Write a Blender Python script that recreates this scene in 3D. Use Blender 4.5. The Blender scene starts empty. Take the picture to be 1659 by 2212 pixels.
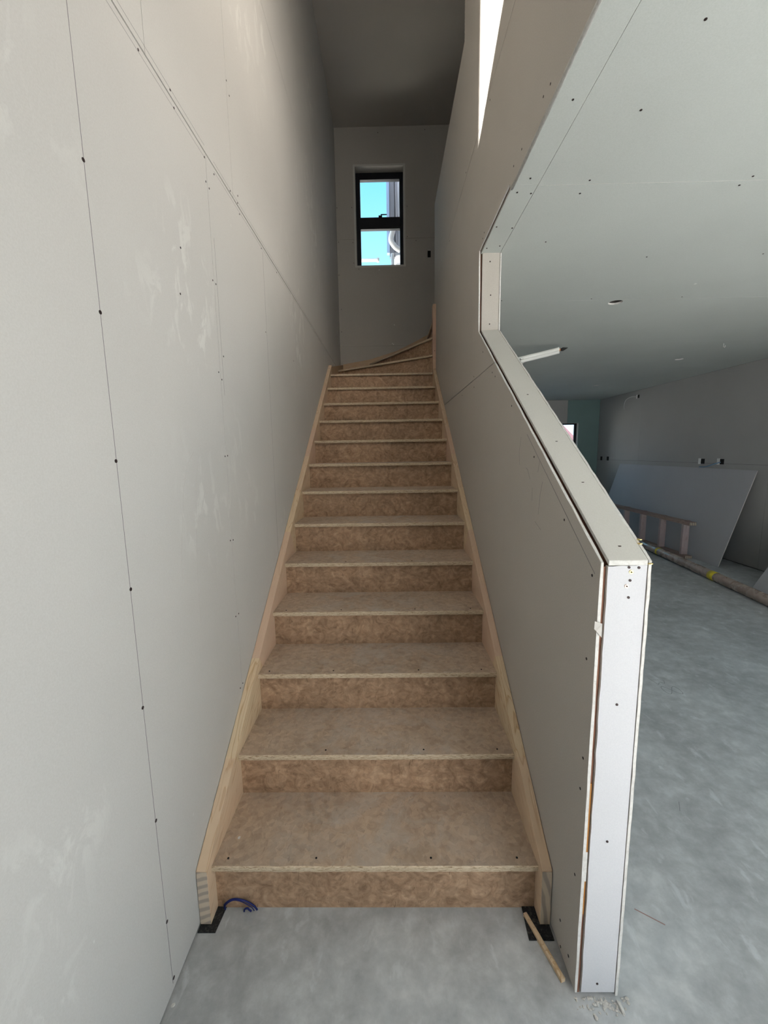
import bpy, bmesh, math, random
from mathutils import Vector, Matrix
from mathutils.geometry import tessellate_polygon
random.seed(7)
S = bpy.context.scene
COL = S.collection

# ------------------------------------------------------------------ camera
cam_d = bpy.data.cameras.new('camera'); cam = bpy.data.objects.new('camera', cam_d); COL.objects.link(cam)
S.camera = cam
cam_d.sensor_fit = 'VERTICAL'; cam_d.sensor_height = 24.0
cam_d.lens = 892.1 / 2212 * 24.0
cam_d.clip_start = 0.02
yaw, pitch, roll = 0.0143, -0.1435, 0.0156
Mw = (Matrix.Rotation(yaw, 3, 'Z') @ Matrix.Rotation(pitch, 3, 'X') @ Matrix.Rotation(roll, 3, 'Y'))
right, fwd, up = Mw @ Vector((1, 0, 0)), Mw @ Vector((0, 1, 0)), Mw @ Vector((0, 0, 1))
rot = Matrix((right, up, -fwd)).transposed()
cam.matrix_world = Matrix.Translation((0.0712, -1.2324, 1.6081)) @ rot.to_4x4()

# ------------------------------------------------------------------ light
SKY = 2.0
W = bpy.data.worlds.new('sky'); S.world = W; W.use_nodes = True
nt = W.node_tree; nt.nodes.clear()
out = nt.nodes.new('ShaderNodeOutputWorld'); bg = nt.nodes.new('ShaderNodeBackground')
tc = nt.nodes.new('ShaderNodeTexCoord'); sp = nt.nodes.new('ShaderNodeSeparateXYZ'); cr = nt.nodes.new('ShaderNodeValToRGB')
nt.links.new(tc.outputs['Generated'], sp.inputs[0]); nt.links.new(sp.outputs['Z'], cr.inputs[0])
nt.links.new(cr.outputs[0], bg.inputs[0]); nt.links.new(bg.outputs[0], out.inputs[0])
cr.color_ramp.elements[0].position = 0.0; cr.color_ramp.elements[0].color = (0.70, 0.87, 1.03, 1)
cr.color_ramp.elements[1].position = 1.0; cr.color_ramp.elements[1].color = (0.07, 0.26, 0.62, 1)
e = cr.color_ramp.elements.new(0.28); e.color = (0.36, 0.66, 0.90, 1)
e = cr.color_ramp.elements.new(0.55); e.color = (0.13, 0.47, 0.66, 1)
bg.inputs['Strength'].default_value = SKY

sd = bpy.data.lights.new('sun', 'SUN'); sd.energy = 95.0; sd.angle = math.radians(0.53); sd.color = (1.0, 0.95, 0.88)
so = bpy.data.objects.new('sun', sd); COL.objects.link(so)
so.rotation_euler = Vector((0.33, 1.0, -0.51)).to_track_quat('-Z', 'Y').to_euler()
so.location = (-2, -8, 8)

def portal(name, loc, direction, sx, sy):
    d = bpy.data.lights.new(name, 'AREA'); d.shape = 'RECTANGLE'; d.size = sx; d.size_y = sy; d.energy = 1
    d.cycles.is_portal = True
    o = bpy.data.objects.new(name, d); COL.objects.link(o); o.location = loc
    o.rotation_euler = Vector(direction).to_track_quat('-Z', 'Z').to_euler()
portal('daylight_portal', (1.6, -2.06, 1.25), (0, 1, 0), 1.4, 2.5)
portal('daylight_portal', (5.0, -.45, 1.25), (-1, 0, 0), 2.9, 2.5)
portal('daylight_portal', (0.0, -2.06, 5.45), (0, 1, 0), 1.1, 0.82)
portal('daylight_portal', (-0.01, 5.06, 4.78), (0, -1, 0), 0.65, 1.24)
portal('daylight_portal', (3.6, 8.62, 1.55), (0, -1, 0), 1.7, 1.4)

S.view_settings.view_transform = 'Standard'; S.view_settings.look = 'None'
S.view_settings.gamma = 1.0; S.view_settings.use_curve_mapping = False
S.view_settings.exposure = 0.0

# ------------------------------------------------------------------ materials
def mat(name, color, rough=0.8, metal=0.0, spec=0.3):
    m = bpy.data.materials.new(name); m.use_nodes = True
    b = m.node_tree.nodes['Principled BSDF']
    b.inputs['Base Color'].default_value = (*color, 1); b.inputs['Roughness'].default_value = rough
    b.inputs['Metallic'].default_value = metal; b.inputs['Specular IOR Level'].default_value = spec
    return m
class NT:
    def __init__(s, m): s.t = m.node_tree; s.b = s.t.nodes['Principled BSDF']
    def n(s, ty, **kw):
        x = s.t.nodes.new(ty)
        for k, v in kw.items(): setattr(x, k, v)
        return x
    def l(s, a, b): s.t.links.new(a, b)
    def coord(s, scale=(1, 1, 1), rot=(0, 0, 0), loc=(0, 0, 0)):
        # object coordinates: every mesh keeps its vertices in metres
        tc = s.n('ShaderNodeTexCoord'); mp = s.n('ShaderNodeMapping'); s.l(tc.outputs['Object'], mp.inputs[0])
        mp.inputs['Scale'].default_value = scale; mp.inputs['Rotation'].default_value = rot; mp.inputs['Location'].default_value = loc
        return mp.outputs[0]
    def noise(s, v, scale, detail=4, rough=0.55, dist=0.0):
        x = s.n('ShaderNodeTexNoise'); s.l(v, x.inputs['Vector']); x.inputs['Scale'].default_value = scale
        x.inputs['Detail'].default_value = detail; x.inputs['Roughness'].default_value = rough; x.inputs['Distortion'].default_value = dist
        return x.outputs['Fac']
    def ramp(s, f, stops, interp='LINEAR'):
        r = s.n('ShaderNodeValToRGB'); s.l(f, r.inputs[0]); r.color_ramp.interpolation = interp
        els = r.color_ramp.elements
        while len(els) > 1: els.remove(els[-1])
        els[0].position = stops[0][0]; els[0].color = col4(stops[0][1])
        for p, c in stops[1:]:
            e = els.new(p); e.color = col4(c)
        return r.outputs[0]
    def mix(s, f, a, b, blend='MIX'):
        x = s.n('ShaderNodeMix', data_type='RGBA', blend_type=blend)
        for i, v in ((0, f), (6, a), (7, b)):
            if hasattr(v, 'is_linked'): s.l(v, x.inputs[i])
            elif i == 0: x.inputs[0].default_value = v
            else: x.inputs[i].default_value = col4(v)
        return x.outputs[2]
    def math(s, op, a, b=0.0):
        x = s.n('ShaderNodeMath', operation=op)
        for i, v in ((0, a), (1, b)):
            if hasattr(v, 'is_linked'): s.l(v, x.inputs[i])
            else: x.inputs[i].default_value = v
        return x.outputs[0]
    def bump(s, h, strength=0.2, dist=0.002):
        x = s.n('ShaderNodeBump'); s.l(h, x.inputs['Height']); x.inputs['Strength'].default_value = strength
        x.inputs['Distance'].default_value = dist; s.l(x.outputs[0], s.b.inputs['Normal'])
    def color(s, c): s.l(c, s.b.inputs['Base Color'])
def col4(c): return (c, c, c, 1) if isinstance(c, (int, float)) else (*c, 1)

def plaster_mat(name, base, patches=0.5, seed=0.0, chips=True):
    m = mat(name, base, 0.75, spec=0.25); N = NT(m)
    v = N.coord(loc=(seed, seed * .7, seed * 1.3))
    big = N.noise(v, 1.3, 3)
    c = N.mix(N.ramp(big, [(0.3, 0), (0.75, 1)]), tuple(x * .955 for x in base), tuple(min(1, x * 1.03) for x in base))
    fine = N.noise(v, 260, 2)
    c = N.mix(0.06, c, N.ramp(fine, [(0.3, 0.15), (0.7, 1.0)]), 'OVERLAY')
    if chips:
        msk = N.ramp(N.noise(v, 1.05, 2), [(0.55, 0), (0.66, 1)])
        smear = N.ramp(N.noise(N.coord(scale=(1, 1, .55), rot=(0.5, 0, 0), loc=(seed, 0, seed)), 13, 6, .62, .6), [(0.52, 0), (0.60, 1)])
        f = N.math('MULTIPLY', msk, smear); f = N.math('MULTIPLY', f, patches)
        c = N.mix(f, c, (.80, .80, .77))
        sp = N.ramp(N.noise(N.coord(scale=(1, 1.6, .6), rot=(.6, 0, 0), loc=(seed + 3, 0, 0)), 22, 2), [(0.765, 0), (0.79, .7)])
        c = N.mix(sp, c, (.85, .85, .83))
    N.color(c); N.bump(N.noise(v, 420, 2), 0.12, 0.0006)
    return m
M = {}
M['plaster'] = plaster_mat('plasterboard paper', (.63, .62, .60), .55, 1.7)
M['plaster_plain'] = plaster_mat('plasterboard paper clean', (.51, .48, .44), .2, 5.1, False)  # darker, warmer copy: dim bounce light by the stairs put into colour
M['plaster_ceiling'] = plaster_mat('ceiling board paper', (.55, .58, .555), .1, 9.3, False)
M['plaster_white'] = plaster_mat('white faced board paper', (.63, .635, .665), .1, 2.2, False)
M['plaster_cap'] = plaster_mat('cap board paper', (.64, .63, .59), .5, 4.4, False)
M['plaster_room_dim'] = plaster_mat('board paper dimmed for room', (.40, .395, .39), .1, 8.8, False)  # same board as elsewhere, the room's dimness put into the colour
M['teal'] = plaster_mat('moisture board paper', (.19, .285, .28), .1, 6.0, False)
M['core'] = mat('gypsum core', (.80, .79, .76), .95); N = NT(M['core'])
v = N.coord(); N.color(N.ramp(N.noise(v, 90, 4), [(.3, (.62, .61, .585)), (.55, (.72, .715, .69))])); N.bump(N.noise(v, 160, 4), .8, .002)
M['backing'] = mat('dark cavity', (.05, .04, .035), .9)
M['pencil'] = mat('pencil lead', (.16, .15, .17), .6)
M['screw'] = mat('dark screw head', (.045, .03, .03), .5, .3)
M['brass'] = mat('yellow zinc screw', (.75, .58, .22), .35, .85)
M['copper_screw'] = mat('pale screw', (.72, .52, .42), .4, .6)
M['black'] = mat('black rubber', (.022, .022, .023), .75); N = NT(M['black']); v = N.coord()
N.color(N.ramp(N.noise(v, 140, 5), [(.5, (.018, .018, .019)), (.72, (.09, .085, .08))]))
M['black_frame'] = mat('black window aluminium', (.012, .012, .016), .45)
M['dark'] = mat('dark hole', (.015, .013, .012), .9)
M['white_plastic'] = mat('white plastic', (.83, .84, .82), .45)
M['blue'] = mat('blue cable sheath', (.012, .02, .14), .45)
M['white_cable'] = mat('white cable sheath', (.75, .75, .72), .5)
M['blue_grey'] = mat('blue cable pale', (.16, .28, .45), .5)
M['copper'] = mat('copper', (.8, .42, .25), .35, .9)
M['ink'] = mat('black ink', (.02, .02, .02), .6)
M['yellow'] = mat('yellow tape', (.80, .66, .06), .45)
M['stain'] = mat('orange wood stain', (.45, .20, .05), .8)
M['debris'] = mat('plaster dust', (.58, .56, .53), .95)
M['red_chalk'] = mat('red chalk', (.36, .24, .22), .9)
M['scribble'] = mat('faint pencil on concrete', (.27, .28, .29), .8)
M['pink_roof'] = mat('pink roof tile', (.72, .36, .38), .8)
M['outside_wall'] = mat('pale painted render', (.74, .75, .80), .8)
M['outside_white'] = mat('white painted metal', (.85, .85, .87), .5)
M['outside_grey'] = mat('grey painted trim', (.26, .27, .31), .7)
M['outside_blue_lit'] = mat('blue lit wall edge', (.42, .58, .86), .6)  # blue light on the wall edge, put into the colour
M['brown_edge'] = mat('raw timber stud', (.30, .15, .10), .85)

# concrete
def concrete(name, lo, mid, hi):
    m = mat(name, mid, .62, spec=.45); N = NT(m); v = N.coord()
    a = N.noise(v, 1.7, 8, .62, .1); b = N.noise(v, 12, 9, .66, .15)
    c = N.ramp(a, [(.30, lo), (.5, mid), (.70, hi)])
    c = N.mix(.75, c, N.ramp(b, [(.32, .37), (.51, .50), (.66, .64)]), 'OVERLAY')
    st = N.ramp(N.noise(N.coord(scale=(1, .5, 1), rot=(0, 0, .7)), 14, 6, .6, .4), [(.60, 0), (.68, .38)])
    c = N.mix(st, c, tuple(min(1, x * 1.35) for x in hi))
    dk = N.ramp(N.noise(N.coord(scale=(1, .6, 1), rot=(0, 0, -.5), loc=(3, 1, 0)), 9, 6, .6, .3), [(.62, 0), (.72, .35)])
    c = N.mix(dk, c, tuple(x * .62 for x in lo))
    N.color(c)
    r = N.ramp(b, [(.3, .5), (.7, .75)]); N.l(r, N.b.inputs['Roughness'])
    N.bump(N.noise(v, 30, 8, .7), .12, .004)
    return m
M['concrete'] = concrete('concrete slab', (.36, .375, .385), (.46, .48, .495), (.56, .585, .605))
M['ground'] = mat('pale outside ground', (.34, .325, .30), .95)

# particle board
def board_mat(name, lo, mid, hi, dust):
    m = mat(name, mid, .7, spec=.25); N = NT(m); v = N.coord()
    vo = N.n('ShaderNodeTexVoronoi'); vo.inputs['Scale'].default_value = 55; N.l(N.coord(scale=(1, 1, 1.5)), vo.inputs['Vector'])
    fl = N.n('ShaderNodeSeparateColor'); N.l(vo.outputs['Color'], fl.inputs[0])
    a = N.noise(v, 16, 9, .68, 1.6)
    c = N.ramp(a, [(.32, lo), (.5, mid), (.68, hi)])
    c = N.mix(.22, c, N.ramp(fl.outputs[0], [(0, .25), (1, .8)]), 'OVERLAY')
    big = N.noise(N.coord(loc=(2, 5, 1)), 3.5, 4)
    c = N.mix(.4, c, N.ramp(big, [(.35, .38), (.65, .62)]), 'OVERLAY')
    strand = N.ramp(N.noise(N.coord(scale=(2.5, .6, .6), rot=(0, .9, .4)), 34, 3, .5, 2.0), [(.66, 0), (.71, .55)])
    c = N.mix(strand, c, tuple(x * .55 for x in lo))
    if dust:
        g = N.n('ShaderNodeSeparateXYZ'); tcx = N.n('ShaderNodeTexCoord'); N.l(tcx.outputs['Object'], g.inputs[0])
        mid_m = N.ramp(N.math('ABSOLUTE', g.outputs[0]), [(.15, 1), (.5, .25)])
        d = N.ramp(N.noise(N.coord(loc=(7, 0, 0)), 8, 8, .66, .8), [(.44, 0), (.72, 1)])
        d = N.math('MULTIPLY', N.math('MULTIPLY', d, mid_m), dust)
        c = N.mix(d, c, (.55, .52, .48))
    N.color(c); N.bump(a, .15, .0015)
    return m
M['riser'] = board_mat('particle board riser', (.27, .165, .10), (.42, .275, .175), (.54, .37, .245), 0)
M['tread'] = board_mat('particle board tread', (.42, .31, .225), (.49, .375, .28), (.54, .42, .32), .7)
m = M['tread_edge'] = mat('sanded board edge', (.66, .55, .40), .85); N = NT(m)
v = N.coord(scale=(.35, 1, 2.2)); N.color(N.ramp(N.noise(v, 130, 5, .7, 1.0), [(.34, (.27, .17, .10)), (.47, (.60, .48, .33)), (.7, (.78, .68, .53))]))
N.bump(N.noise(v, 130, 4), .6, .002)
# pine: grain runs along the length axis given by a rotation about X
def pine(name, rotx, base=(.80, .64, .44), dark=(.56, .36, .18), scale=1.0, axis='Y'):
    m = mat(name, base, .6, spec=.3); N = NT(m)
    v = N.coord(rot=(-rotx, 0, 0))
    mp = N.n('ShaderNodeMapping'); N.l(v, mp.inputs[0]); mp.inputs['Scale'].default_value = {'Y': (1, .10, 1), 'Z': (1, 1, .10), 'X': (.1, 1, 1)}[axis]
    w = N.noise(mp.outputs[0], 26 * scale, 2, .4, 0.6)
    rings = N.math('FRACT', N.math('MULTIPLY', w, 7.0))
    c = N.ramp(rings, [(0, base), (.72, tuple(x * .93 for x in base)), (.9, dark), (1, base)])
    c = N.mix(.9, base, c)
    k = N.ramp(N.noise(v, 3.3, 2), [(.4, 0), (.65, .35)]); c = N.mix(k, c, (base[0] * .92, base[1] * .80, base[2] * .72))
    # finger-jointed lengths differ in tint
    sx = N.n('ShaderNodeSeparateXYZ'); N.l(v, sx.inputs[0]); ax = {'Y': 1, 'Z': 2, 'X': 0}[axis]
    wn = N.n('ShaderNodeTexWhiteNoise', noise_dimensions='1D'); N.l(N.math('FLOOR', N.math('MULTIPLY', sx.outputs[ax], 2.3)), wn.inputs['W'])
    c = N.mix(N.ramp(wn.outputs['Value'], [(.35, 0), (.9, .8)]), c, (base[0] * .90, base[1] * .80, base[2] * .88), 'MULTIPLY' if False else 'MIX')
    N.color(c); N.bump(w, .1, .001)
    return m
SL = math.atan(.6498)
M['pine'] = pine('pine stringer', SL)
M['pine_v'] = pine('pine upright', 0, base=(.72, .54, .38), axis='Z')
M['pine_x'] = pine('pine winder edge', 0, base=(.62, .45, .30), axis='X')
M['pine_h'] = pine('pine rail', 0, base=(.40, .30, .25), dark=(.22, .14, .12), axis='Y')
M['pine_pink'] = pine('pink stained stud', 0, base=(.62, .53, .52), dark=(.46, .30, .29), axis='Z')
M['pine_end'] = mat('pine end grain', (.60, .47, .36), .8); N = NT(M['pine_end'])
wv = N.n('ShaderNodeTexWave'); wv.wave_type = 'RINGS'; wv.rings_direction = 'Y'; wv.inputs['Scale'].default_value = 11; wv.inputs['Distortion'].default_value = 2.2
N.l(N.coord(loc=(.52, 0, .12)), wv.inputs['Vector']); N.color(N.ramp(wv.outputs['Fac'], [(.2, (.44, .37, .31)), (.7, (.66, .56, .44))]))
m = M['tube'] = mat('cardboard tube in clear wrap', (.42, .31, .26), .28, spec=.7); N = NT(m)
v = N.coord(); N.color(N.ramp(N.noise(v, 5, 5, .6, 1), [(.35, (.36, .27, .22)), (.68, (.50, .41, .36))]))
N.l(N.ramp(N.noise(v, 9, 4), [(.4, .15), (.6, .6)]), N.b.inputs['Roughness']); N.bump(N.noise(v, 14, 3, .5, .4), .25, .004)
# thin window glass: clear with a fresnel reflection
g = bpy.data.materials.new('window glass'); g.use_nodes = True; t = g.node_tree; t.nodes.clear()
o_ = t.nodes.new('ShaderNodeOutputMaterial'); mx = t.nodes.new('ShaderNodeMixShader'); tr = t.nodes.new('ShaderNodeBsdfTransparent')
gl = t.nodes.new('ShaderNodeBsdfGlossy'); gl.inputs['Roughness'].default_value = .02; fr = t.nodes.new('ShaderNodeFresnel'); fr.inputs[0].default_value = 1.3
tr.inputs[0].default_value = (.96, .98, .98, 1)
t.links.new(fr.outputs[0], mx.inputs[0]); t.links.new(tr.outputs[0], mx.inputs[1]); t.links.new(gl.outputs[0], mx.inputs[2]); t.links.new(mx.outputs[0], o_.inputs[0])
M['glass'] = g

# ------------------------------------------------------------------ helpers
WLOC = {}
def link(name, me, mats, parent=None):
    o = bpy.data.objects.new(name, me); COL.objects.link(o)
    for mm in (mats if isinstance(mats, (list, tuple)) else [mats]): me.materials.append(M[mm])
    if parent is not None:
        o.parent = parent; pl = WLOC.get(parent.name, Vector((0, 0, 0))); o.location = -pl
        WLOC[o.name] = Vector((0, 0, 0))
    else: WLOC[o.name] = Vector((0, 0, 0))
    return o
def finish(bm, name):
    bmesh.ops.recalc_face_normals(bm, faces=bm.faces); me = bpy.data.meshes.new(name); bm.to_mesh(me); bm.free(); return me
def add_box(bm, x, y, z, mi=0):
    vs = [bm.verts.new((a, b, c)) for a in x for b in y for c in z]
    for q in ((0, 1, 3, 2), (4, 6, 7, 5), (0, 4, 5, 1), (2, 3, 7, 6), (0, 2, 6, 4), (1, 5, 7, 3)):
        f = bm.faces.new([vs[i] for i in q]); f.material_index = mi
def box(name, x, y, z, m, parent=None, bevel=0.0, sharp=True):
    bm = bmesh.new(); add_box(bm, x, y, z)
    if bevel: bmesh.ops.bevel(bm, geom=bm.edges[:], offset=bevel, segments=2, affect='EDGES', profile=.5)
    return link(name, finish(bm, name), m, parent)
def prism(name, poly, axis, a, b, m, parent=None, bevel=0.0, edge_mat=None, holes=(), bevel_seg=2):
    """polygon (2D, other two axes in xyz order) extruded from a to b along axis; optional hole loops"""
    def P(q, t): return {'x': (t, q[0], q[1]), 'y': (q[0], t, q[1]), 'z': (q[0], q[1], t)}[axis]
    loops = [list(poly)] + [list(h) for h in holes]
    bm = bmesh.new(); allA, allB = [], []
    for L in loops:
        allA.append([bm.verts.new(P(q, a)) for q in L]); allB.append([bm.verts.new(P(q, b)) for q in L])
    tri = tessellate_polygon([[Vector((q[0], q[1], 0)) for q in L] for L in loops])
    fa = [v for L in allA for v in L]; fb = [v for L in allB for v in L]
    if len(loops) == 1:
        bm.faces.new(allA[0]); bm.faces.new(allB[0])
    else:
        for t3 in tri:
            bm.faces.new([fa[i] for i in t3]); bm.faces.new([fb[i] for i in t3])
    for A, B in zip(allA, allB):
        n = len(A)
        for i in range(n):
            f = bm.faces.new((A[i], A[(i + 1) % n], B[(i + 1) % n], B[i]))
            if edge_mat: f.material_index = 1
    if bevel:
        es = [e for L in allA + allB for e in [bm.edges.get((L[i], L[(i + 1) % len(L)])) for i in range(len(L))] if e]
        bmesh.ops.bevel(bm, geom=es, offset=bevel, segments=bevel_seg, affect='EDGES', profile=.5)
    return link(name, finish(bm, name), [m, edge_mat] if edge_mat else m, parent)
def ragged(p, q, n, amp, seed=0):
    """points from p to q (2D) with a broken-edge wander"""
    rr = random.Random(seed); out = []
    d = Vector(q) - Vector(p); nn = Vector((-d.y, d.x)).normalized()
    for i in range(n + 1):
        t = i / n; w = 0 if i in (0, n) else rr.uniform(-amp, amp)
        v = Vector(p) + d * t + nn * w; out.append((v.x, v.y))
    return out
def tube(name, pts, r, m, parent=None, sides=10, closed_ends=True, radii=None):
    bm = bmesh.new(); rings = []
    pts = [Vector(p) for p in pts]
    for i, p in enumerate(pts):
        d = (pts[min(i + 1, len(pts) - 1)] - pts[max(i - 1, 0)]).normalized()
        u = d.cross(Vector((0, 0, 1)) if abs(d.z) < .9 else Vector((1, 0, 0))).normalized(); w = d.cross(u)
        rr = radii[i] if radii else r
        rings.append([bm.verts.new(p + (u * math.cos(k * 2 * math.pi / sides) + w * math.sin(k * 2 * math.pi / sides)) * rr) for k in range(sides)])
    for a, b in zip(rings, rings[1:]):
        for k in range(sides): bm.faces.new((a[k], a[(k + 1) % sides], b[(k + 1) % sides], b[k]))
    if closed_ends: bm.faces.new(rings[0]); bm.faces.new(rings[-1])
    for f in bm.faces: f.smooth = True
    return link(name, finish(bm, name), m, parent)
def smooth_path(P, n=8):
    P = [Vector(p) for p in P]; out = []
    for i in range(len(P) - 1):
        p0, p1, p2, p3 = P[max(i - 1, 0)], P[i], P[i + 1], P[min(i + 2, len(P) - 1)]
        for k in range(n):
            t = k / n
            out.append(.5 * ((2 * p1) + (p2 - p0) * t + (2 * p0 - 5 * p1 + 4 * p2 - p3) * t * t + (3 * p1 - p0 - 3 * p2 + p3) * t ** 3))
    return out + [P[-1]]
def empty(name, loc, label, cat, group=None):
    o = bpy.data.objects.new(name, None); COL.objects.link(o); o.location = loc; o.empty_display_size = .1
    WLOC[o.name] = Vector(loc); return tag(o, label, cat, group)
def tag(o, label, cat, group=None):
    o['label'] = label; o['category'] = cat
    if group: o['group'] = group
    return o
def struct(o): o['kind'] = 'structure'; return o
disc_cache = {}
def disc_mesh(axis, r, m, depth=.002, cross=False):
    k = (axis, r, m)
    if k in disc_cache: return disc_cache[k]
    bm = bmesh.new()
    n = 10; ring = []; top = []
    for i in range(n):
        a = i * 2 * math.pi / n; c, s = r * math.cos(a), r * math.sin(a)
        f = lambda c, s, t: {'x': (t, c, s), 'y': (c, t, s), 'z': (c, s, t)}[axis]
        ring.append(bm.verts.new(f(c, s, depth / 2))); top.append(bm.verts.new(f(c, s, -depth / 2)))
    bm.faces.new(ring); bm.faces.new(top)
    for i in range(n): bm.faces.new((ring[i], ring[(i + 1) % n], top[(i + 1) % n], top[i]))
    me = finish(bm, 'screw'); me.materials.append(M[m]); disc_cache[k] = me; return me
def screws(pts, axis, parent, r=.0042, m='screw', name='screw'):
    me = disc_mesh(axis, r, m)
    for p in pts:
        o = bpy.data.objects.new(name, me); COL.objects.link(o); o.parent = parent
        o.location = Vector(p) - WLOC.get(parent.name, Vector((0, 0, 0)))

# ------------------------------------------------------------------ floor, ground
floor = struct(box('floor', (-.75, 5.05), (-2.1, 8.7), (-.15, 0), 'concrete'))
ground = struct(box('ground', (-40, 40), (-40, 40), (-.35, -.2), 'ground'))
struct(box('trim_1', (-2.5, 7.0), (-6.7, -2.1), (-.2, -.02), 'concrete'))               # slab under the added canopy
struct(box('trim_2', (-2.5, 7.0), (-6.7, -2.1), (2.82, 3.0), 'outside_white'))          # unseen canopy, added to keep sun off the room floor
for i, px in enumerate((-2.3, 6.8)):
    struct(box('trim_%d' % (3 + i), (px - .1, px + .1), (-6.6, -6.4), (-.02, 2.82), 'outside_white'))  # posts of the added canopy

# ------------------------------------------------------------------ left wall
XL = -.603; T = .013
wl = struct(box('wall_left', (-.78, XL - T - .001), (-2.1, 5.1), (0, 5.9), 'backing'))
def sheet_yz(parent, x0, x1, y0, y1, z0, z1, m='plaster', gap=.0013):
    return prism('plasterboard_sheet', [(y0 + gap, z0 + gap), (y1 - gap, z0 + gap), (y1 - gap, z1 - gap), (y0 + gap, z1 - gap)], 'x', x0, x1, m, parent)
low = [-2.1, .484, 1.915, 3.35, 4.897]; upp = [-2.1, -.60, .10, .765, 2.24, 3.65, 4.897]
zb = .008
for a, b in zip(low, low[1:]): sheet_yz(wl, XL - T, XL, a, b, zb, 1.38 if False else 2.728)
for a, b in zip(upp, upp[1:]): sheet_yz(wl, XL - T, XL, a, b, 2.732, 4.08)
upp2 = [-2.1, -.1, 2.24, 3.65, 4.897]
for a, b in zip(upp2, upp2[1:]): sheet_yz(wl, XL - T, XL, a, b, 4.08, 5.87)
def pencil(parent, p, q, w=.0013, axis='x', at=XL, m='pencil', off=.0003, name='pencil_line'):
    d = (Vector(q) - Vector(p)); n = Vector((-d.y, d.x)).normalized() * w / 2
    P4 = [Vector(p) + n, Vector(p) - n, Vector(q) - n, Vector(q) + n]
    return prism(name, [(v.x, v.y) for v in P4], axis, at - off, at + off, m, parent)
pencil(wl, (-.209, .03), (-.214, 2.66)); pencil(wl, (-.214, 2.66), (-.215, 2.728))
pencil(wl, (1.183, .95), (1.188, 2.70), .0008); pencil(wl, (.512, 1.85), (.514, 2.45), .0008)
for dz in (-.022, .022): pencil(wl, (-.6, 2.73 + dz), (.48, 2.73 + dz), .0008); pencil(wl, (.56, 2.73 + dz * .8), (3.2, 2.73 + dz * .8), .0007)
LW = [(-.215, 2.265), (-.213, 1.944), (.064, 2.713), (.237, 2.748), (.254, 2.71), (.473, 2.708), (.558, 2.701), (.471, 2.624), (.5, 2.617), (.733, 2.741), (.83, 2.776), (.821, 2.741), (.839, 2.704), (.77, 3.191), (.796, 3.153), (.472, 2.278), (.501, 2.275), (.223, 2.282), (.195, 2.13), (1.166, 2.706), (1.475, 2.709), (1.166, 2.277), (1.84, 2.265), (.529, 2.008), (-.214, 1.597), (-.21, 1.267), (.467, 1.934), (.494, 1.91), (.472, 1.602), (.499, 1.604), (.466, 1.25), (.497, 1.246), (.466, .914), (.501, .913), (-.213, .936), (-.208, .586), (-.207, .247), (-.203, .042), (.461, .583), (.494, .587)]
screws([(XL, y, z) for y, z in LW if not (-.22 < y < -.2)], 'x', wl, .0034)
screws([(XL, y, z) for y, z in LW if -.22 < y < -.2], 'x', wl, .0048)
# scuffed arcs below mid height
arc = [(.20, 1.62), (.15, 1.58), (.11, 1.50), (.085, 1.40), (.06, 1.30), (.05, 1.20)]
for k in range(len(arc) - 1): pencil(wl, arc[k], arc[k + 1], .0007, m='debris')
arc = [(.23, 1.59), (.20, 1.53), (.185, 1.44), (.17, 1.32), (.155, 1.2), (.15, 1.02)]
for k in range(len(arc) - 1): pencil(wl, arc[k], arc[k + 1], .0006, m='debris')

# ------------------------------------------------------------------ end wall with window
YE = 4.897
we = struct(prism('wall_end', [(-.78, 0), (.73, 0), (.73, 2.9), (2.6, 2.9), (2.6, 5.9), (-.78, 5.9)], 'y', YE + T + .001, 5.12, 'backing', holes=[[(-.350, 4.153), (.3245, 4.153), (.3245, 5.412), (-.350, 5.412)]]))
g_ = .0009
prism('plasterboard_sheet', [(XL, .01), (.73, .01), (.73, 2.9), (2.6, 2.9), (2.6, 3.1), (XL, 3.1)], 'y', YE, YE + T, 'plaster_plain', we)
prism('plasterboard_sheet', [(XL, 3.102), (2.6, 3.102), (2.6, 4.499), (.3125, 4.499), (.3125, 4.165), (-.338, 4.165), (-.338, 4.499), (XL, 4.499)], 'y', YE, YE + T, 'plaster_plain', we)
prism('plasterboard_sheet', [(XL, 4.502), (-.338, 4.502), (-.338, 5.40), (.3125, 5.40), (.3125, 4.502), (2.6, 4.502), (2.6, 5.87), (XL, 5.87)], 'y', YE, YE + T, 'plaster_plain', we)
for x0, x1, z0, z1 in ((-.362, -.338, 4.14, 5.424), (.3125, .3365, 4.14, 5.424), (-.338, .3125, 5.40, 5.424), (-.338, .3125, 4.14, 4.165)):
    box('corner_bead', (x0, x1), (YE - .0025, YE), (z0, z1), 'plaster_cap', we)
for x0, x1, z0, z1 in ((-.350, -.338, 4.165, 5.40), (.3125, .3245, 4.165, 5.40), (-.338, .3125, 5.40, 5.412), (-.338, .3125, 4.153, 4.165)):
    box('reveal_board', (x0, x1), (YE + T, 5.12), (z0, z1), 'plaster_plain', we)
screws([(x, YE, z) for x, z in [(-.38, 4.2), (-.385, 4.46), (-.39, 4.9), (-.36, 5.1), (.36, 4.52), (.48, 4.47), (.36, 4.9), (-.02, 5.80), (.6, 5.82), (-.31, 4.12), (-.58, 4.47), (-.59, 4.9), (-.59, 4.05), (-.57, 3.6), (-.575, 3.3)]], 'y', we, .005)
screws([(-.03, YE, 4.105), (.14, YE, 3.13), (.17, YE, 3.38), (.155, YE, 3.12)], 'y', we, .007, 'white_plastic', 'plaster_dab')
# switch hole
box('switch_box', (.638, .680), (YE - .003, YE), (4.252, 4.348), 'dark', we)
box('switch_rim', (.638, .680), (YE - .006, YE - .003), (4.335, 4.350), 'plaster_cap', we)
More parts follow.
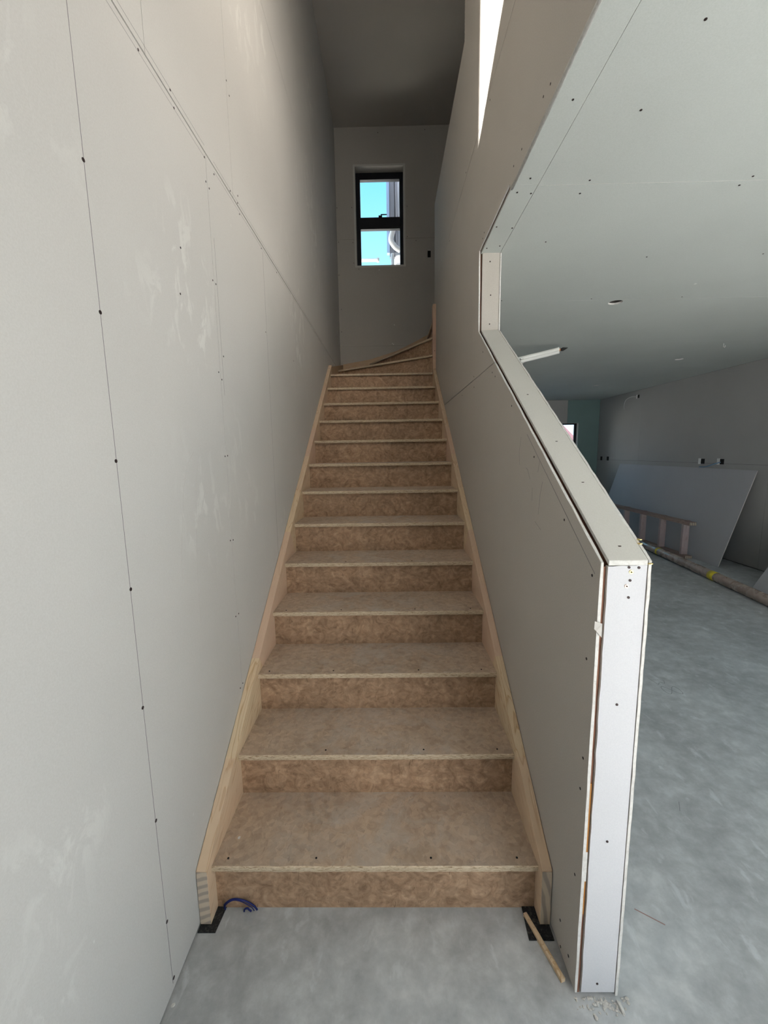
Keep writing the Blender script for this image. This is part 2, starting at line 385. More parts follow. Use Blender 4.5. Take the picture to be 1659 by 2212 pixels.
# window frame
wf = struct(prism('window_1', [(-.338, 4.165), (.3125, 4.165), (.3125, 5.40), (-.338, 5.40)], 'y', 5.03, 5.09, 'black_frame',
      holes=[[(-.28, 4.84), (.262, 4.84), (.262, 5.316), (-.28, 5.316)], [(-.282, 4.222), (.265, 4.222), (.265, 4.692), (-.282, 4.692)]]))
box('sash_rail', (-.30, .28), (5.018, 5.03), (4.70, 4.83), 'black_frame', wf, .003)
box('pane', (-.285, .267), (5.057, 5.061), (4.835, 5.32), 'glass', wf); box('pane', (-.285, .27), (5.057, 5.061), (4.218, 4.696), 'glass', wf)
la = box('latch', (-.03, .02), (5.0, 5.02), (4.825, 4.85), 'black_frame', wf, .003)
box('latch_lever', (.0, .085), (4.985, 5.0), (4.848, 4.858), 'black_frame', la, .002)

# ------------------------------------------------------------------ right wall (knee wall, jamb, upper wall)
XR = .600; m_r = (2.293 - 1.325) / (1.303 + .216)
wr = struct(prism('wall_right', [(-.195, .0), (4.897, 0), (4.897, 2.40), (3.64, 2.40), (3.64, 4.23), (1.89, 4.23), (1.89, 5.87), (-2.0, 5.87), (-2.0, 2.736), (1.33, 2.736), (1.325, 2.275), (-.195, 1.306)], 'x', .6125, .7175, 'brown_edge'))
def rake(y, base=1.325): return base + m_r * (y + .216)
A = [(-.216, .012), (4.897, .012), (4.897, 2.039), (rake_y := (2.039 - 1.325) / m_r - .216, 2.039)]
edge = ragged((rake_y, 2.039), (-.216, 1.325), 26, .0012, 3)[1:]
front = ragged((-.216, 1.325), (-.216, .012), 24, .0009, 5)[1:-1]
prism('plasterboard_sheet', A + edge + front, 'x', XR, XR + .0085, 'plaster_plain', wr, bevel=.002, edge_mat='core')
B = [(3.66, 2.042), (3.66, 3.387), (-2.0, 3.387), (-2.0, 2.70)] + ragged((-2.0, 2.702), (.70, 2.702), 30, .001, 9)[1:] + [(.715, 2.733), (1.317, 2.735)] + ragged((1.317, 2.735), (1.303, 2.293), 8, .001, 2)[1:] + ragged((1.303, 2.293), (rake_y + .004, 2.042), 8, .0012, 4)[1:]
prism('plasterboard_sheet', B, 'x', XR, XR + .0085, 'plaster_plain', wr, bevel=.002, edge_mat='core')
prism('plasterboard_sheet', [(3.66, 3.39)] + ragged((3.66, 4.25), (1.875, 4.25), 8, .001, 1) + [(1.875, 4.739), (-2.0, 4.739), (-2.0, 3.39)], 'x', XR, XR + .0085, 'plaster_plain', wr, bevel=.001, edge_mat='core')
prism('plasterboard_sheet', [(1.875, 4.742), (1.875, 5.87), (-2.0, 5.87), (-2.0, 4.742)], 'x', XR, XR + .0085, 'plaster_plain', wr, bevel=.001, edge_mat='core')
# torn paper on the vertical corner of the upper wall
for k in range(14):
    z = 4.25 + k * .022; w = random.uniform(.002, .010)
    prism('torn_edge', [(1.875, z), (1.875 + w, z + .012), (1.875, z + .02)], 'x', XR, XR + .002, 'core', wr)
# filler strip in the gap on the stair side (rounded edge board above the opening)
tube('edge_strip', [(XR + .006, -2.0, 2.704), (XR + .006, .70, 2.704)], .0068, 'core', wr, 10)
# front end board, jamb board, cap board
FB = [(.619, .012), (.7175, .012), (.7175, 1.317)] + ragged((.7175, 1.317), (.619, 1.315), 8, .0008, 8)[1:] + ragged((.619, 1.315), (.619, .012), 40, .0012, 11)[1:-1]
fb = prism('end_board', FB, 'y', -.216, -.203, 'plaster_white', wr, bevel=.001, edge_mat='core')
fb['label'] = 'white faced plasterboard strip on the front end of the knee wall'
CB = [(-.217, 1.331), (1.309, 1.331 + m_r * 1.526), (1.309, 1.331 + m_r * 1.526 - .0135), (-.217, 1.3175)]
prism('cap_board', CB, 'x', .619, .7175, 'core', wr, bevel=.0015, edge_mat='plaster_cap')
box('cap_end', (.620, .7165), (-.2178, -.2168), (1.3185, 1.330), 'core', wr)
prism('jamb_board', [(.619, 2.298), (.7175, 2.298), (.7175, 2.722), (.619, 2.722)], 'y', 1.310, 1.323, 'plaster_plain', wr, bevel=.001, edge_mat='core')
prism('soffit_board', [(.617, -2.0), (.7185, -2.0), (.7185, .704), (.617, .704)], 'z', 2.72, 2.733, 'plaster_ceiling', wr, bevel=.0008, edge_mat='core')
prism('soffit_board', [(.612, .706), (.7185, .706), (.7185, 1.323), (.612, 1.323)], 'z', 2.721, 2.734, 'plaster_ceiling', wr, bevel=.0008, edge_mat='core')
# room side sheet; its broken white edge stands a little proud
RS = [(-.2185, .004), (8.6, .004), (8.6, 2.72), (1.308, 2.72), (1.308, 2.30)] + ragged((1.308, 2.303), (-.2185, 1.3285), 50, .0014, 21)[1:] + ragged((-.2185, 1.3285), (-.2185, .004), 40, .0012, 22)[1:-1]
prism('plasterboard_sheet', RS, 'x', .7185, .7265, 'plaster_plain', wr, bevel=.0008, edge_mat='core', bevel_seg=1)
# stained stud seen in the gap, shim with print, and a paper flap
box('stud', (.6092, .6185), (-.2075, -.19), (0.0, 1.312), 'brown_edge', wr)
box('shim', (.6088, .6150), (-.2115, -.2076), (.28, .70), 'stain', wr)
box('printed_label', (.6087, .6151), (-.2125, -.2116), (.39, .485), 'core', wr)
fl = bmesh.new()
vs = [fl.verts.new(p) for p in [(.592, -.219, 1.172), (.611, -.220, 1.165), (.611, -.220, 1.128), (.597, -.2195, 1.145), (.592, -.2175, 1.15)]]
fl.faces.new(vs); r_ = bmesh.ops.extrude_face_region(fl, geom=fl.faces[:]); bmesh.ops.translate(fl, verts=[v for v in r_['geom'] if isinstance(v, bmesh.types.BMVert)], vec=(0, -.0012, 0))
link('paper_flap', finish(fl, 'paper_flap'), 'debris', wr)
# score line beside the rake on the stair side
pencil(wr, (-.19, 1.288), (.38, 1.668), .0016, 'x', XR, 'pencil', name='score_line')
for L in ([(.45, 1.66), (.47, 1.60), (.46, 1.55)], [(.33, 1.50), (.36, 1.535), (.38, 1.54)], [(.20, 1.50), (.22, 1.45), (.23, 1.38)], [(.30, 1.47), (.30, 1.42)], [(.26, 1.35), (.20, 1.33)], [(.235, 1.57), (.25, 1.53)]):
    for a, b in zip(L, L[1:]): pencil(wr, a, b, .0009, 'x', XR)
RW = [(1.171, 2.151), (.947, 2.0), (.887, 1.97), (1.407, 2.06), (1.4, 1.996), (.592, 1.797), (.293, 1.583), (.01, 1.397), (-.177, 1.28), (1.82, 2.003), (-.173, 1.045), (-.186, .757), (-.18, .657), (-.178, .373), (-.102, .114), (-.114, .03), (-.168, .072), (.267, 2.758), (.329, 2.769), (.554, 2.759), (.659, 2.765), (1.189, 2.77), (1.224, 2.757), (1.774, 3.415), (2.498, 3.341), (1.113, 3.344)]
screws([(XR, y, z) for y, z in RW], 'x', wr, .0038)
screws([(.665, -.2165, .938), (.665, -.2165, .524), (.665, -.2165, .044), (.675, -.2165, 1.233), (.676, -.2165, 1.278), (.671, -.2165, 1.312), (.696, -.2165, 1.311)], 'y', wr, .0034)
screws([(.677, -.217, 1.3)], 'y', wr, .0052, 'brass', 'brass_screw'); screws([(.668, -.217, 1.263)], 'y', wr, .0048, 'copper_screw', 'pale_screw')
screws([(.677, -.219, 1.3), (.668, -.219, 1.263)], 'y', wr, .0016, 'dark', 'screw_recess')
screws([(x, y, z + .0) for x, y, z in ((.667, -.175, rake(-.175, 1.3315)), (.672, .059, rake(.059, 1.3315)), (.667, .264, rake(.264, 1.3315)), (.664, .585, rake(.585, 1.3315)))], 'z', wr, .004)
screws([(.662, 1.3095, 2.675), (.669, 1.3095, 2.495), (.666, 1.3095, 2.337)], 'y', wr, .0036)
screws([(x, y, 2.7195) for x, y in ((.677, .277), (.671, .662), (.645, .755), (.708, .765), (.627, 1.033), (.709, 1.047), (.629, 1.252), (.695, 1.23))], 'z', wr, .0038)
screws([(.7235, -.168, 1.362), (.7245, -.163, 1.372), (.722, -.2185, 1.322)], 'z', wr, .006, 'brass', 'bent_screw')

# ------------------------------------------------------------------ ceilings and the rest of the shell
cl = struct(box('ceiling', (.7185, 5.05), (-2.1, 8.7), (2.735, 2.80), 'backing'))
struct(box('floor_upper', (.7185, 3.0), (-2.0, 3.64), (3.10, 3.235), 'backing')); struct(box('trim_5', (1.2, 3.0), (3.64, 5.1), (3.10, 3.235), 'backing'))
ys = [-2.1, -.64, .711, 2.105, 3.40, 4.80, 6.20, 7.55, 8.5]
def circ(cx, cy, r, n=28): return [(cx + r * math.cos(-2 * math.pi * k / n), cy + r * math.sin(-2 * math.pi * k / n)) for k in range(n)]
HO = {2: [], 3: [(1.826, 2.160, .050)], 4: [(3.77, 4.28, .046), (1.80, 4.29, .046)], 6: [(3.76, 6.38, .046)]}
for i, (a, b) in enumerate(zip(ys, ys[1:])):
    hs = [circ(*h) for h in HO.get(i, [])]
    prism('ceiling_sheet', [(.7195, a + .001), (4.9, a + .001), (4.9, b - .001), (.7195, b - .001)], 'z', 2.72, 2.733, 'plaster_ceiling', cl, edge_mat='core', holes=hs)
screws([(x, y, 2.7195) for x, y in [(.917, .035), (.923, .326), (.925, .684), (.925, .773), (1.599, .684), (1.591, .742), (.933, 1.195), (1.6, 1.401), (2.269, 1.394), (2.27, .68), (1.6, .03), (.93, 2.07), (1.6, 2.07), (.93, 2.14), (2.27, 2.07)]], 'z', cl, .0042)
screws([(2.189, 1.823, 2.7195)], 'z', cl, .008, 'white_plastic', 'plaster_dab')
struct(box('roof', (-.9, 5.2), (.3, 5.5), (6.0, 7.25), 'outside_grey'))  # unseen tall block, added to shade the neighbouring wall outside
cs = struct(box('ceiling_stair', (-.78, 3.0), (-2.1, 5.1), (5.87, 6.0), 'plaster_plain'))
# front wall at street side: wide doorless opening below, high window above the void
wfz = struct(prism('wall_front', [(-.78, 0), (5.05, 0), (5.05, 6.0), (-.78, 6.0)], 'y', -2.10, -2.0, 'plaster_plain',
     holes=[[(.90, .01), (2.3, .01), (2.3, 2.5), (.90, 2.5)], [(-.538, 5.04), (.54, 5.04), (.54, 5.855), (-.538, 5.855)]]))
wrr = struct(prism('wall_room_right', [(-2.1, 0), (8.7, 0), (8.7, 2.735), (-2.1, 2.735)], 'x', 4.916, 5.05, 'backing', holes=[[(-1.9, .01), (1.0, .01), (1.0, 2.5), (-1.9, 2.5)]]))
for a, b in zip([1.0, 4.1, 6.9], [4.1, 6.9, 8.5]):
    sheet_yz(wrr, 4.9, 4.913, a, b, .01, 1.37, 'plaster_room_dim', .0015); sheet_yz(wrr, 4.9, 4.913, a, b, 1.37, 2.72, 'plaster_room_dim', .0015)
XF0, XF1, ZF0, ZF1 = 2.7, 4.43, .95, 2.205
wfar = struct(prism('wall_far', [(.73, 0), (5.05, 0), (5.05, 2.735), (.73, 2.735)], 'y', 8.515, 8.65, 'backing', holes=[[(XF0 - .012, ZF0 - .012), (XF1 + .012, ZF0 - .012), (XF1 + .012, ZF1 + .012), (XF0 - .012, ZF1 + .012)]]))
prism('plasterboard_sheet', [(.73, .01), (4.17, .01), (4.17, ZF0), (XF0, ZF0), (XF0, ZF1), (4.17, ZF1), (4.17, 2.72), (.73, 2.72)], 'y', 8.5, 8.513, 'plaster_room_dim', wfar)
prism('moisture_board', [(4.173, .01), (4.9, .01), (4.9, 2.72), (4.173, 2.72), (4.173, ZF1), (XF1, ZF1), (XF1, ZF0), (4.173, ZF0)], 'y', 8.5, 8.513, 'teal', wfar)['label'] = 'teal moisture resistant board'
for x0, x1, z0, z1 in ((XF1, XF1 + .012, ZF0, ZF1), (XF0 - .012, XF0, ZF0, ZF1), (XF0, XF1, ZF1, ZF1 + .012), (XF0, XF1, ZF0 - .012, ZF0)):
    box('reveal_board', (x0, x1), (8.513, 8.65), (z0, z1), 'plaster_cap', wfar)
w2 = struct(prism('window_2', [(XF0, ZF0), (XF1, ZF0), (XF1, ZF1), (XF0, ZF1)], 'y', 8.60, 8.64, 'black_frame', holes=[[(XF0 + .045, ZF0 + .045), (XF1 - .045, ZF0 + .045), (XF1 - .045, ZF1 - .03), (XF0 + .045, ZF1 - .03)]]))
box('pane', (XF0 + .04, XF1 - .04), (8.618, 8.622), (ZF0 + .04, ZF1 - .025), 'glass', w2)
# upper storey hall behind the half wall
struct(box('wall_upper_right', (2.9, 3.0), (1.7, 5.1), (3.2, 5.9), 'plaster_plain'))
struct(box('wall_upper_front', (.7175, 3.0), (1.75, 1.87), (3.2, 5.9), 'plaster_plain'))

# ------------------------------------------------------------------ staircase
G, RZ, R1, TH, HW = .2924, .19, .1948, .022, .564
st = empty('staircase', (0, 0, 0), 'unfinished winder staircase of particle board steps between pine stringers', 'staircase')
def ztop(i): return R1 + RZ * (i - 1)
holes_per = {1: [-.517, -.205, .199, .5], 2: [-.209, .198, .502], 3: [-.518, -.21, .198, .498], 4: [-.5, -.2, .2, .5], 5: [-.2, .2]}
NSTEP = 12
for i in range(1, NSTEP + 1):
    y0 = G * (i - 1); z1 = ztop(i); y1 = G * i + .035
    rr = random.Random(i)
    bm = bmesh.new(); n = 40     # tread with a slightly chipped, eased front edge
    prof = [(y1, z1 - TH), (y1, z1), (y0 + .004, z1), (y0 + .0008, z1 - .003), (y0, z1 - .011), (y0 + .0012, z1 - TH + .002), (y0 + .004, z1 - TH)]
    cols = []
    for k in range(n + 1):
        x = -HW - .008 + (2 * HW + .016) * k / n; c = rr.uniform(-.0012, .0012)
        cols.append([bm.verts.new((x, p[0] + (c if 2 <= q <= 5 else 0), p[1])) for q, p in enumerate(prof)])
    L = len(prof)
    for a, b in zip(cols, cols[1:]):
        for q in range(L):
            f = bm.faces.new((a[q], a[(q + 1) % L], b[(q + 1) % L], b[q]))
            if q in (2, 3, 4, 5): f.material_index = 1
    bm.faces.new(cols[0]); bm.faces.new(cols[-1])
    t_ = link('tread', finish(bm, 'tread'), ['tread', 'tread_edge'], st)
    if i in holes_per: screws([(x, y0 + .032, z1 + .0002) for x in holes_per[i]], 'z', t_, .0036, 'dark', 'screw_hole')
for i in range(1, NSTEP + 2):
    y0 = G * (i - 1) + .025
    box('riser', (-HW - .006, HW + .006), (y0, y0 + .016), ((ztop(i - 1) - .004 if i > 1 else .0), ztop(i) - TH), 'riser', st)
# winders
def winder(poly, z, nos):
    o = prism('tread', poly, 'z', z - TH, z, 'tread', st, bevel=.003, edge_mat='tread_edge')
    return o
NP = (.562, 3.525)
winder([(-HW - .008, G * 12), (.60, G * 12), (.60, 3.56), (-.6, 4.36)], ztop(13), 0)
winder([(.564, 3.522), (-.600, 4.310), (-.600, 4.893), (-.16, 4.893), (.60, 3.60)], ztop(14), 0)
winder([(.564, 3.540), (-.207, 4.893), (.66, 4.893), (.66, 3.67)], ztop(15), 0)
winder([(.573, 3.63), (.573, 4.893), (1.0, 4.893), (1.0, 3.66)], ztop(16), 0)
winder([(.86, 3.66), (.86, 4.893), (1.2, 4.893), (1.2, 3.66)], ztop(17), 0)
def wriser(p, q, z0, z1):
    d = Vector(q) - Vector(p); n = Vector((d.y, -d.x)).normalized()
    if n.y < 0 and abs(n.y) > .1: n = -n
    if abs(n.y) <= .1: n = Vector((abs(n.x), 0))
    a0 = Vector(p) + n * .025; b0 = Vector(q) + n * .025; a1 = Vector(p) + n * .041; b1 = Vector(q) + n * .041
    prism('riser', [tuple(a0), tuple(b0), tuple(b1), tuple(a1)], 'z', z0, z1, 'riser', st)
wriser((.57, 3.522), (-.596, 4.308), ztop(13) - .004, ztop(14) - TH)
wriser((.57, 3.540), (-.19, 4.86), ztop(14) - .004, ztop(15) - TH)
wriser((.573, 3.63), (.573, 4.86), ztop(15) - .004, ztop(16) - TH)
wriser((.86, 3.68), (.86, 4.86), ztop(16) - .004, ztop(17) - TH)
# stringers
def zs(y): return .217 + .6498 * (y + .03)
for s, ye in ((-1, 3.63), (1, 3.502)):
    a, b = (-.6015, -HW) if s < 0 else (HW, .5985)
    P_ = [(-.032, .005), (-.032, zs(-.032)), (ye, zs(ye)), (ye, zs(ye) - .30), (.42, .005)]
    o = prism('stringer', P_, 'x', a, b, 'pine', st, bevel=.0015)
    box('stringer_end', (a + .001, b - .001), (-.0335, -.0318), (.008, zs(-.032) - .004), 'pine_end', st)
prism('wall_string', [(3.632, 2.30), (3.632, 2.578), (3.9, 2.632), (4.893, 2.848), (4.893, 2.30)], 'x', -.6015, -.567, 'pine_x', st, bevel=.001)
prism('wall_string', [(-.565, 2.35), (-.565, 2.850), (-.18, 2.912), (.19, 3.018), (.48, 3.150), (.9, 3.37), (.9, 2.35)], 'y', 4.861, 4.8955, 'pine_x', st, bevel=.001)
nw = box('newel_post', (.566, .6025), (3.504, 3.60), (2.25, 3.185), 'pine_v', st, .002)
screws([(.586, 3.5035, 2.70)], 'y', nw, .004); screws([(-.585, 3.55, zs(3.55))], 'z', st, .004)

# ------------------------------------------------------------------ loose things at the foot of the stairs
tag(prism('rubber_pad', [(-.6015, -.056), (-.541, -.056), (-.533, .024), (-.560, .024), (-.566, .10), (-.6015, .10)], 'z', 0, .0045, 'black', bevel=.0008), 'black rubber packer under the foot of the left stringer', 'packer')
tag(prism('rubber_pad', [(.513, -.077), (.596, -.077), (.596, .10), (.57, .10), (.566, .024), (.520, .026)], 'z', 0, .0045, 'black', bevel=.0008), 'black rubber packer under the foot of the right stringer', 'packer')
cb = empty('blue_cable', (-.50, .01, 0), 'dark blue cable loop on the floor against the lowest riser', 'cable')
tube('cable_loop', smooth_path([(-.535, .016, .004), (-.533, .012, .03), (-.505, .010, .052), (-.47, .010, .050), (-.435, .012, .028), (-.42, .014, .004)]), .0030, 'blue', cb, 8)
tube('cable_loop', smooth_path([(-.533, .014, .004), (-.530, .010, .028), (-.503, .008, .050), (-.475, .008, .047), (-.44, .010, .022), (-.43, .012, .003)]), .0016, 'blue', cb, 8)
tube('cable_end', smooth_path([(-.465, .010, .003), (-.462, .008, .014), (-.452, .008, .018), (-.446, .009, .010), (-.440, .01, .003)]), .0030, 'blue', cb, 8)
# timber stick lying against the knee wall
bm = bmesh.new()
p0, p1 = Vector((.523, -.002, .0075)), Vector((.580, -.185, .0075)); d = (p1 - p0).normalized(); n = Vector((-d.y, d.x, 0))
cols = []
for k in range(9):
    c = p0 + (p1 - p0) * k / 8; w = .0068 + random.uniform(-.0006, .0006)
    cols.append([bm.verts.new(c + n * a * w + Vector((0, 0, b * .007))) for a, b in ((-1, -1), (1, -1), (1, .8), (.3, 1), (-1, .9))])
for a, b in zip(cols, cols[1:]):
    for q in range(5): bm.faces.new((a[q], a[(q + 1) % 5], b[(q + 1) % 5], b[q]))
bm.faces.new(cols[0]); bm.faces.new(cols[-1])
tag(link('timber_stick', finish(bm, 'timber_stick'), 'pine'), 'thin square timber offcut lying on the floor beside the knee wall', 'stick')
# plaster rubble at the foot of the end board
bm = bmesh.new()
rr = random.Random(4)
for k in range(90):
    cx_, cy_ = .665 + rr.gauss(0, .035), -.238 + rr.gauss(0, .014); s = rr.uniform(.0012, .0045)
    v0 = bmesh.ops.create_icosphere(bm, subdivisions=1, radius=s, matrix=Matrix.Translation((cx_, min(cy_, -.219 - s), s * .45)) @ Matrix.Diagonal((rr.uniform(.7, 1.6), rr.uniform(.7, 1.6), .5, 1)))
ob = tag(link('plaster_rubble', finish(bm, 'plaster_rubble'), 'debris'), 'pale plaster crumbs on the floor at the foot of the knee wall', 'rubble'); ob['kind'] = 'stuff'
bm = bmesh.new(); pts = [(.716, -.228), (.724, -.235), (.727, -.250), (.724, -.262), (.719, -.258), (.717, -.243)]
lo = [bm.verts.new((x, y, .0005)) for x, y in pts]; hi = [bm.verts.new((x + .001, y, .006 + (k % 2) * .003)) for k, (x, y) in enumerate(pts)]
bm.faces.new(lo); bm.faces.new(hi)
for k in range(6): bm.faces.new((lo[k], lo[(k + 1) % 6], hi[(k + 1) % 6], hi[k]))
tag(link('plaster_shard', finish(bm, 'plaster_shard'), 'core'), 'white plaster shard on the floor at the right corner of the knee wall end', 'shard')
def chip(name, x, y, z, s, m, label, seed, stretch=1.0, ang=0.0):
    rr = random.Random(seed); bm = bmesh.new(); n = 7
    lo = []; hi = []
    for k in range(n):
        a = k * 2 * math.pi / n; r = s * rr.uniform(.7, 1.2); c0, s0 = r * math.cos(a) * stretch, r * math.sin(a)
        X = x + c0 * math.cos(ang) - s0 * math.sin(ang); Y = y + c0 * math.sin(ang) + s0 * math.cos(ang)
        lo.append(bm.verts.new((X, Y, z))); hi.append(bm.verts.new((x + (X - x) * .8, y + (Y - y) * .8, z + s * .35)))
    bm.faces.new(lo); bm.faces.new(hi)
    for k in range(n): bm.faces.new((lo[k], lo[(k + 1) % n], hi[(k + 1) % n], hi[k]))
    return tag(link(name, finish(bm, name), m), label, 'crumb')
chip('plaster_crumb', -.507, .11, .1952, .006, 'core', 'small cream plaster crumb on the left side of the lowest tread', 1)
chip('plaster_crumb', -.62 + .03, -.24, 0, .006, 'core', 'cream plaster crumb on the floor against the left wall', 2)
chip('plaster_crumb', 1.22, .69, 0, .006, 'core', 'single white plaster crumb on the open concrete floor right of the knee wall', 3)
chip('plaster_crumb', 4.18, 5.95, 0, .022, 'core', 'white plaster chip on the floor between the timber frame and the tube', 4)
pencil(floor, (.915, .02), (.99, -.03), .004, 'z', 0, 'red_chalk', name='chalk_mark')

sq = []
for k in range(25):
    a = k / 24 * 4 * math.pi; sq.append((1.945 + .055 * math.cos(a * .5), 1.36 + .045 * math.sin(a)))
for a, b in zip(sq, sq[1:]): pencil(floor, a, b, .0035, 'z', 0, 'scribble', name='pencil_scribble')
for L in ([(1.88, 1.51), (1.90, 1.43), (1.92, 1.45)], [(1.93, 1.49), (1.97, 1.48), (1.95, 1.44), (1.93, 1.46)], [(2.25, 2.17), (2.45, 2.14)], [(1.35, .42), (1.38, .47)]):
    for a, b in zip(L, L[1:]): pencil(floor, a, b, .003, 'z', 0, 'scribble', name='pencil_scribble')
# ------------------------------------------------------------------ room beyond: leaning sheets, stud frame, tube
def lean_sheet(name, y0, y1, xb, xt, h, label):
    t = .0105; z1 = math.sqrt(max(h * h - (xt - xb) ** 2, .01)); nx, nz = z1 / h, -(xt - xb) / h
    bm = bmesh.new(); F = [(xb, 0), (xt, z1), (xt + nx * t, z1 + nz * t), (xb + nx * t, nz * t)]
    dz = -min(0, nz * t)
    a = [bm.verts.new((x, y0, z + dz)) for x, z in F]; b = [bm.verts.new((x, y1, z + dz)) for x, z in F]
    bm.faces.new(a).material_index = 1; bm.faces.new(b).material_index = 1
    for k in range(4):
        f = bm.faces.new((a[k], a[(k + 1) % 4], b[(k + 1) % 4], b[k])); f.material_index = 1 if k in (1, 3) else 0
    return tag(link(name, finish(bm, name), ['plaster_lean', 'core']), label, 'plasterboard')
M['plaster_lean'] = plaster_mat('leaning board paper', (.50, .50, .53), .1, 3.3, False)
lean_sheet('plasterboard_sheet', 4.25, 7.5, 4.50, 4.885, 1.35, 'large grey plasterboard sheet leaning on the far right wall below the socket holes')
lean_sheet('plasterboard_sheet', .9, 3.35, 4.18, 4.885, 1.35, 'plasterboard sheet leaning at the right picture edge, only its far corner showing')
fr_ = empty('stud_ladder', (4.42, 4.7, 0), 'low ladder-like timber stud assembly standing before the leaning plasterboard sheet', 'timber')
box('rail', (4.365, 4.468), (4.69, 7.95), (.003, .045), 'pine_h', fr_, .002); box('rail', (4.365, 4.468), (4.66, 7.95), (.497, .545), 'pine_h', fr_, .002)
for yy in (.0, .045): pass
for k, y in enumerate((4.78, 5.29, 5.80, 6.30, 6.81, 7.32, 7.85)):
    box('stud', (4.372, 4.462), (y, y + .043), (.045, .497), 'pine_pink', fr_, .0015)
    box('cleat', (4.375, 4.46), (y - .01, y + .055), (.545, .551), 'pine_h', fr_)
for z0, z1 in ((.006, .042), (.50, .542)): box('rail_end', (4.368, 4.465), (4.688 if z0 < .1 else 4.658, 4.6905 if z0 < .1 else 4.6605), (z0, z1), 'pine_end', fr_)
tb = empty('cardboard_tube', (4.05, 4.0, 0), 'long brown cardboard tube in clear wrap lying across the concrete floor', 'tube')
A0, A1 = Vector((4.215, 5.55, .056)), Vector((3.80, 1.9, .056))
d_ = (A1 - A0)
tube('roll', [A0 + d_ * t / 20 + Vector((0, 0, random.uniform(-.001, .001))) for t in range(21)], .056, 'tube', tb, 20, radii=[.056] * 21)
tube('tape_band', [A0 + d_ * .50, A0 + d_ * .528], .0572, 'yellow', tb, 20)
tube('tape_band', [A0 + d_ * .165, A0 + d_ * .178], .0572, 'yellow', tb, 20)

# ------------------------------------------------------------------ pair coil pipe, cables and wall boxes
pp = empty('insulated_pipe', (1.87, 4.29, 2.72), 'white insulated twin pipe hanging from a ceiling hole beyond the rake', 'pipe')
for off in (-.015, .015):
    o = tube('insulation', smooth_path([(1.80, 4.29, 2.733), (1.70, 4.18, 2.66 + off * .5), (1.40, 3.8, 2.56 + off), (1.30, 3.45, 2.525 + off), (1.451, 3.3, 2.543 + off), (1.66, 3.3, 2.588 + off), (1.858, 3.3, 2.633 + off)], 8), .0185, 'white_plastic', pp, 14)
tube('copper_tail', [(1.85, 3.3, 2.641), (1.888, 3.3, 2.647)], .006, 'copper', pp, 8); tube('copper_tail', [(1.85, 3.3, 2.628), (1.886, 3.3, 2.636)], .005, 'copper', pp, 8)
tube('taped_tip', [(1.882, 3.3, 2.638), (1.900, 3.3, 2.644), (1.95, 3.3, 2.658)], .02, 'ink', pp, 10, radii=[.014, .018, .002])
try:
    cu = bpy.data.curves.new('letters', 'FONT'); cu.body = 'ND'; cu.size = .042; cu.extrude = .0006
    to = bpy.data.objects.new('letters', cu); COL.objects.link(to); bpy.context.view_layer.update()
    me = bpy.data.meshes.new_from_object(to.evaluated_get(bpy.context.evaluated_depsgraph_get())); bpy.data.objects.remove(to)
    R_ = Matrix.Translation((1.452, 3.2790, 2.526)) @ Matrix.Rotation(-.21, 4, 'Y') @ Matrix.Rotation(math.pi / 2, 4, 'X')
    me.transform(R_); me.materials.clear(); lt = link('printed_letters', me, 'ink', pp)
except Exception as ex: print('text', ex)
def socket(y, z, x=4.9, s=.045, label='', wide=False, rim=True):
    e_ = empty('socket_box', (x, y, z), label, 'socket box')
    box('hole', (x - .004, x - .0005), (y - s * .8, y + s * .8), (z - s * .85, z + s * .85), 'dark', e_)
    if rim: box('rim', (x - .010, x), (y + s * .8, y + s * 1.9), (z - s, z + s), 'white_plastic', e_, .002)
    return e_
socket(8.30, 1.396, s=.05, label='empty socket hole low in the far corner, left one of the close pair', rim=False)
socket(8.02, 1.396, s=.05, label='empty socket hole low in the far corner, right one of the close pair', rim=False)
socket(5.23, 1.396, label='white rimmed socket hole above the leaning sheet, without a cable')
socket(4.86, 1.398, label='white rimmed socket hole above the leaning sheet with blue cable coming out')
socket(7.03, 2.60, s=.035, label='small wall box high under the ceiling with a white cable')
tag(tube('blue_cable', smooth_path([(4.895, 4.88, 1.39), (4.85, 4.95, 1.36), (4.84, 5.08, 1.32), (4.87, 5.25, 1.31)]), .008, 'blue_grey'), 'blue cable drooping from a socket hole behind the leaning sheet', 'cable')
tag(tube('white_cable', smooth_path([(4.897, 7.06, 2.60), (4.85, 7.2, 2.61), (4.84, 7.35, 2.57), (4.85, 7.42, 2.48), (4.87, 7.44, 2.38)]), .006, 'white_cable'), 'white cable curling out of the high wall box near the ceiling', 'cable')
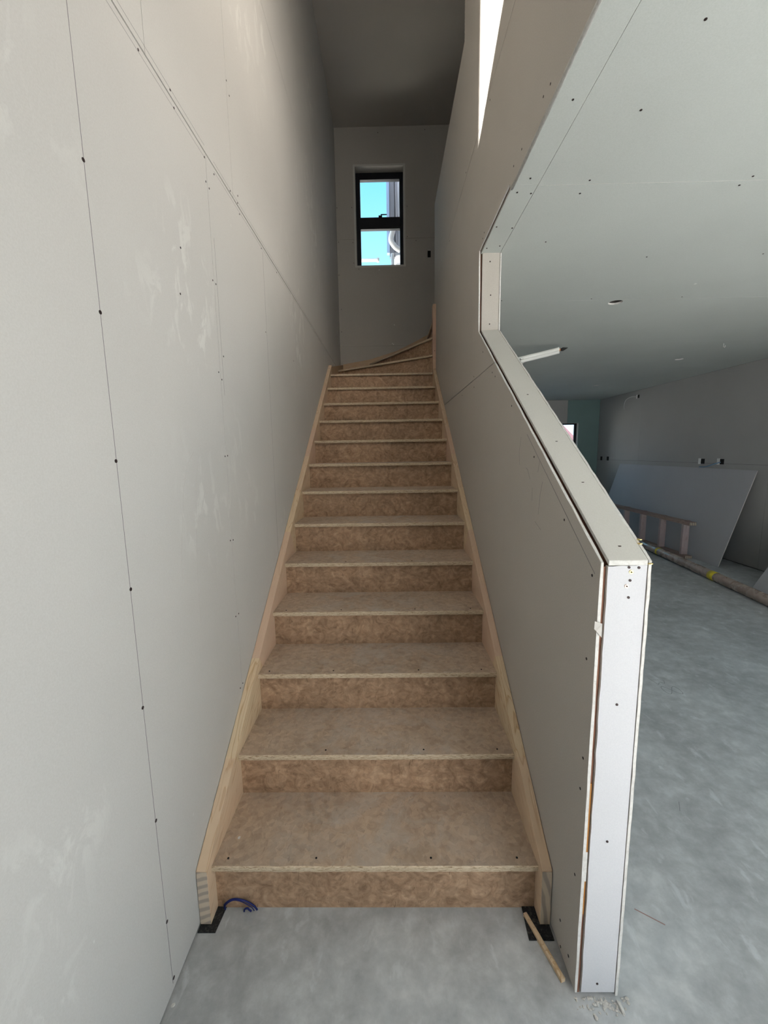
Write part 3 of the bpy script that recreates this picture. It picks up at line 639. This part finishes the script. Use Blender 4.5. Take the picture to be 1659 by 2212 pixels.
tag(tube('ceiling_hook', smooth_path([(3.718, 3.51, 2.722), (3.72, 3.51, 2.69), (3.735, 3.51, 2.68), (3.74, 3.51, 2.70)]), .003, 'white_cable'), 'small wire stub poking out of the room ceiling near the right wall', 'wire')

# ------------------------------------------------------------------ outside the end window
nb = empty('neighbour_wall', (.2, 6.2, 0), 'pale neighbouring wall corner with grey trim seen through the stair window', 'building')
box('wall', (.215, 2.6), (6.2, 9.0), (4.86, 9.0), 'outside_wall', nb)
box('corner_trim', (.129, .215), (6.19, 6.27), (4.83, 9.0), 'outside_grey', nb); box('lit_edge', (.084, .129), (6.18, 6.27), (4.89, 9.0), 'outside_blue_lit', nb)  # bluish strip is the wall edge with its light painted in
box('joint', (.213, .222), (6.185, 6.2), (4.9, 9.0), 'black_frame', nb); box('batten', (.25, .258), (6.185, 6.2), (4.9, 9.0), 'outside_grey', nb)
box('lower_wall', (.24, 2.6), (6.5, 9.0), (0, 4.86), 'outside_wall', nb)
tag(tube('downpipe', smooth_path([(.30, 6.12, 4.90), (.23, 6.10, 4.93), (.165, 6.08, 5.00), (.15, 6.08, 5.06), (.178, 6.08, 5.16), (.19, 6.08, 5.22)], 6), .042, 'outside_white', sides=14), 'white bent downpipe elbow on the neighbouring wall outside the stair window', 'pipe')
tag(tube('vent_pipe', [(.172, 6.15, 2.5), (.172, 6.15, 4.86)], .028, 'outside_white', sides=12), 'white upright pipe below the downpipe elbow outside the stair window', 'pipe')
wr_ = empty('white_rail', (-1.5, 6.2, -.2), 'white horizontal tube end low in the stair window', 'rail')
box('post', (-1.53, -1.47), (6.17, 6.23), (-.2, 4.83), 'outside_white', wr_)
(tube('tube', [(-1.5, 6.2, 4.80), (-.09, 6.2, 4.79), (-.088, 6.2, 4.79), (-.05, 6.2, 4.79)], .026, 'outside_white', wr_, sides=10, radii=[.026, .026, .036, .036]))
hs_ = empty('house', (4.4, 15, 0), 'distant white house with a pink roof seen through the far room window', 'building')
box('wall', (2.0, 6.0), (13.2, 17), (-.2, 1.8), 'outside_wall', hs_)
prism('roof', [(1.6, 1.78), (2.6, 2.75), (5.6, 2.75), (6.6, 1.78)], 'y', 13.0, 17.2, 'pink_roof', hs_)
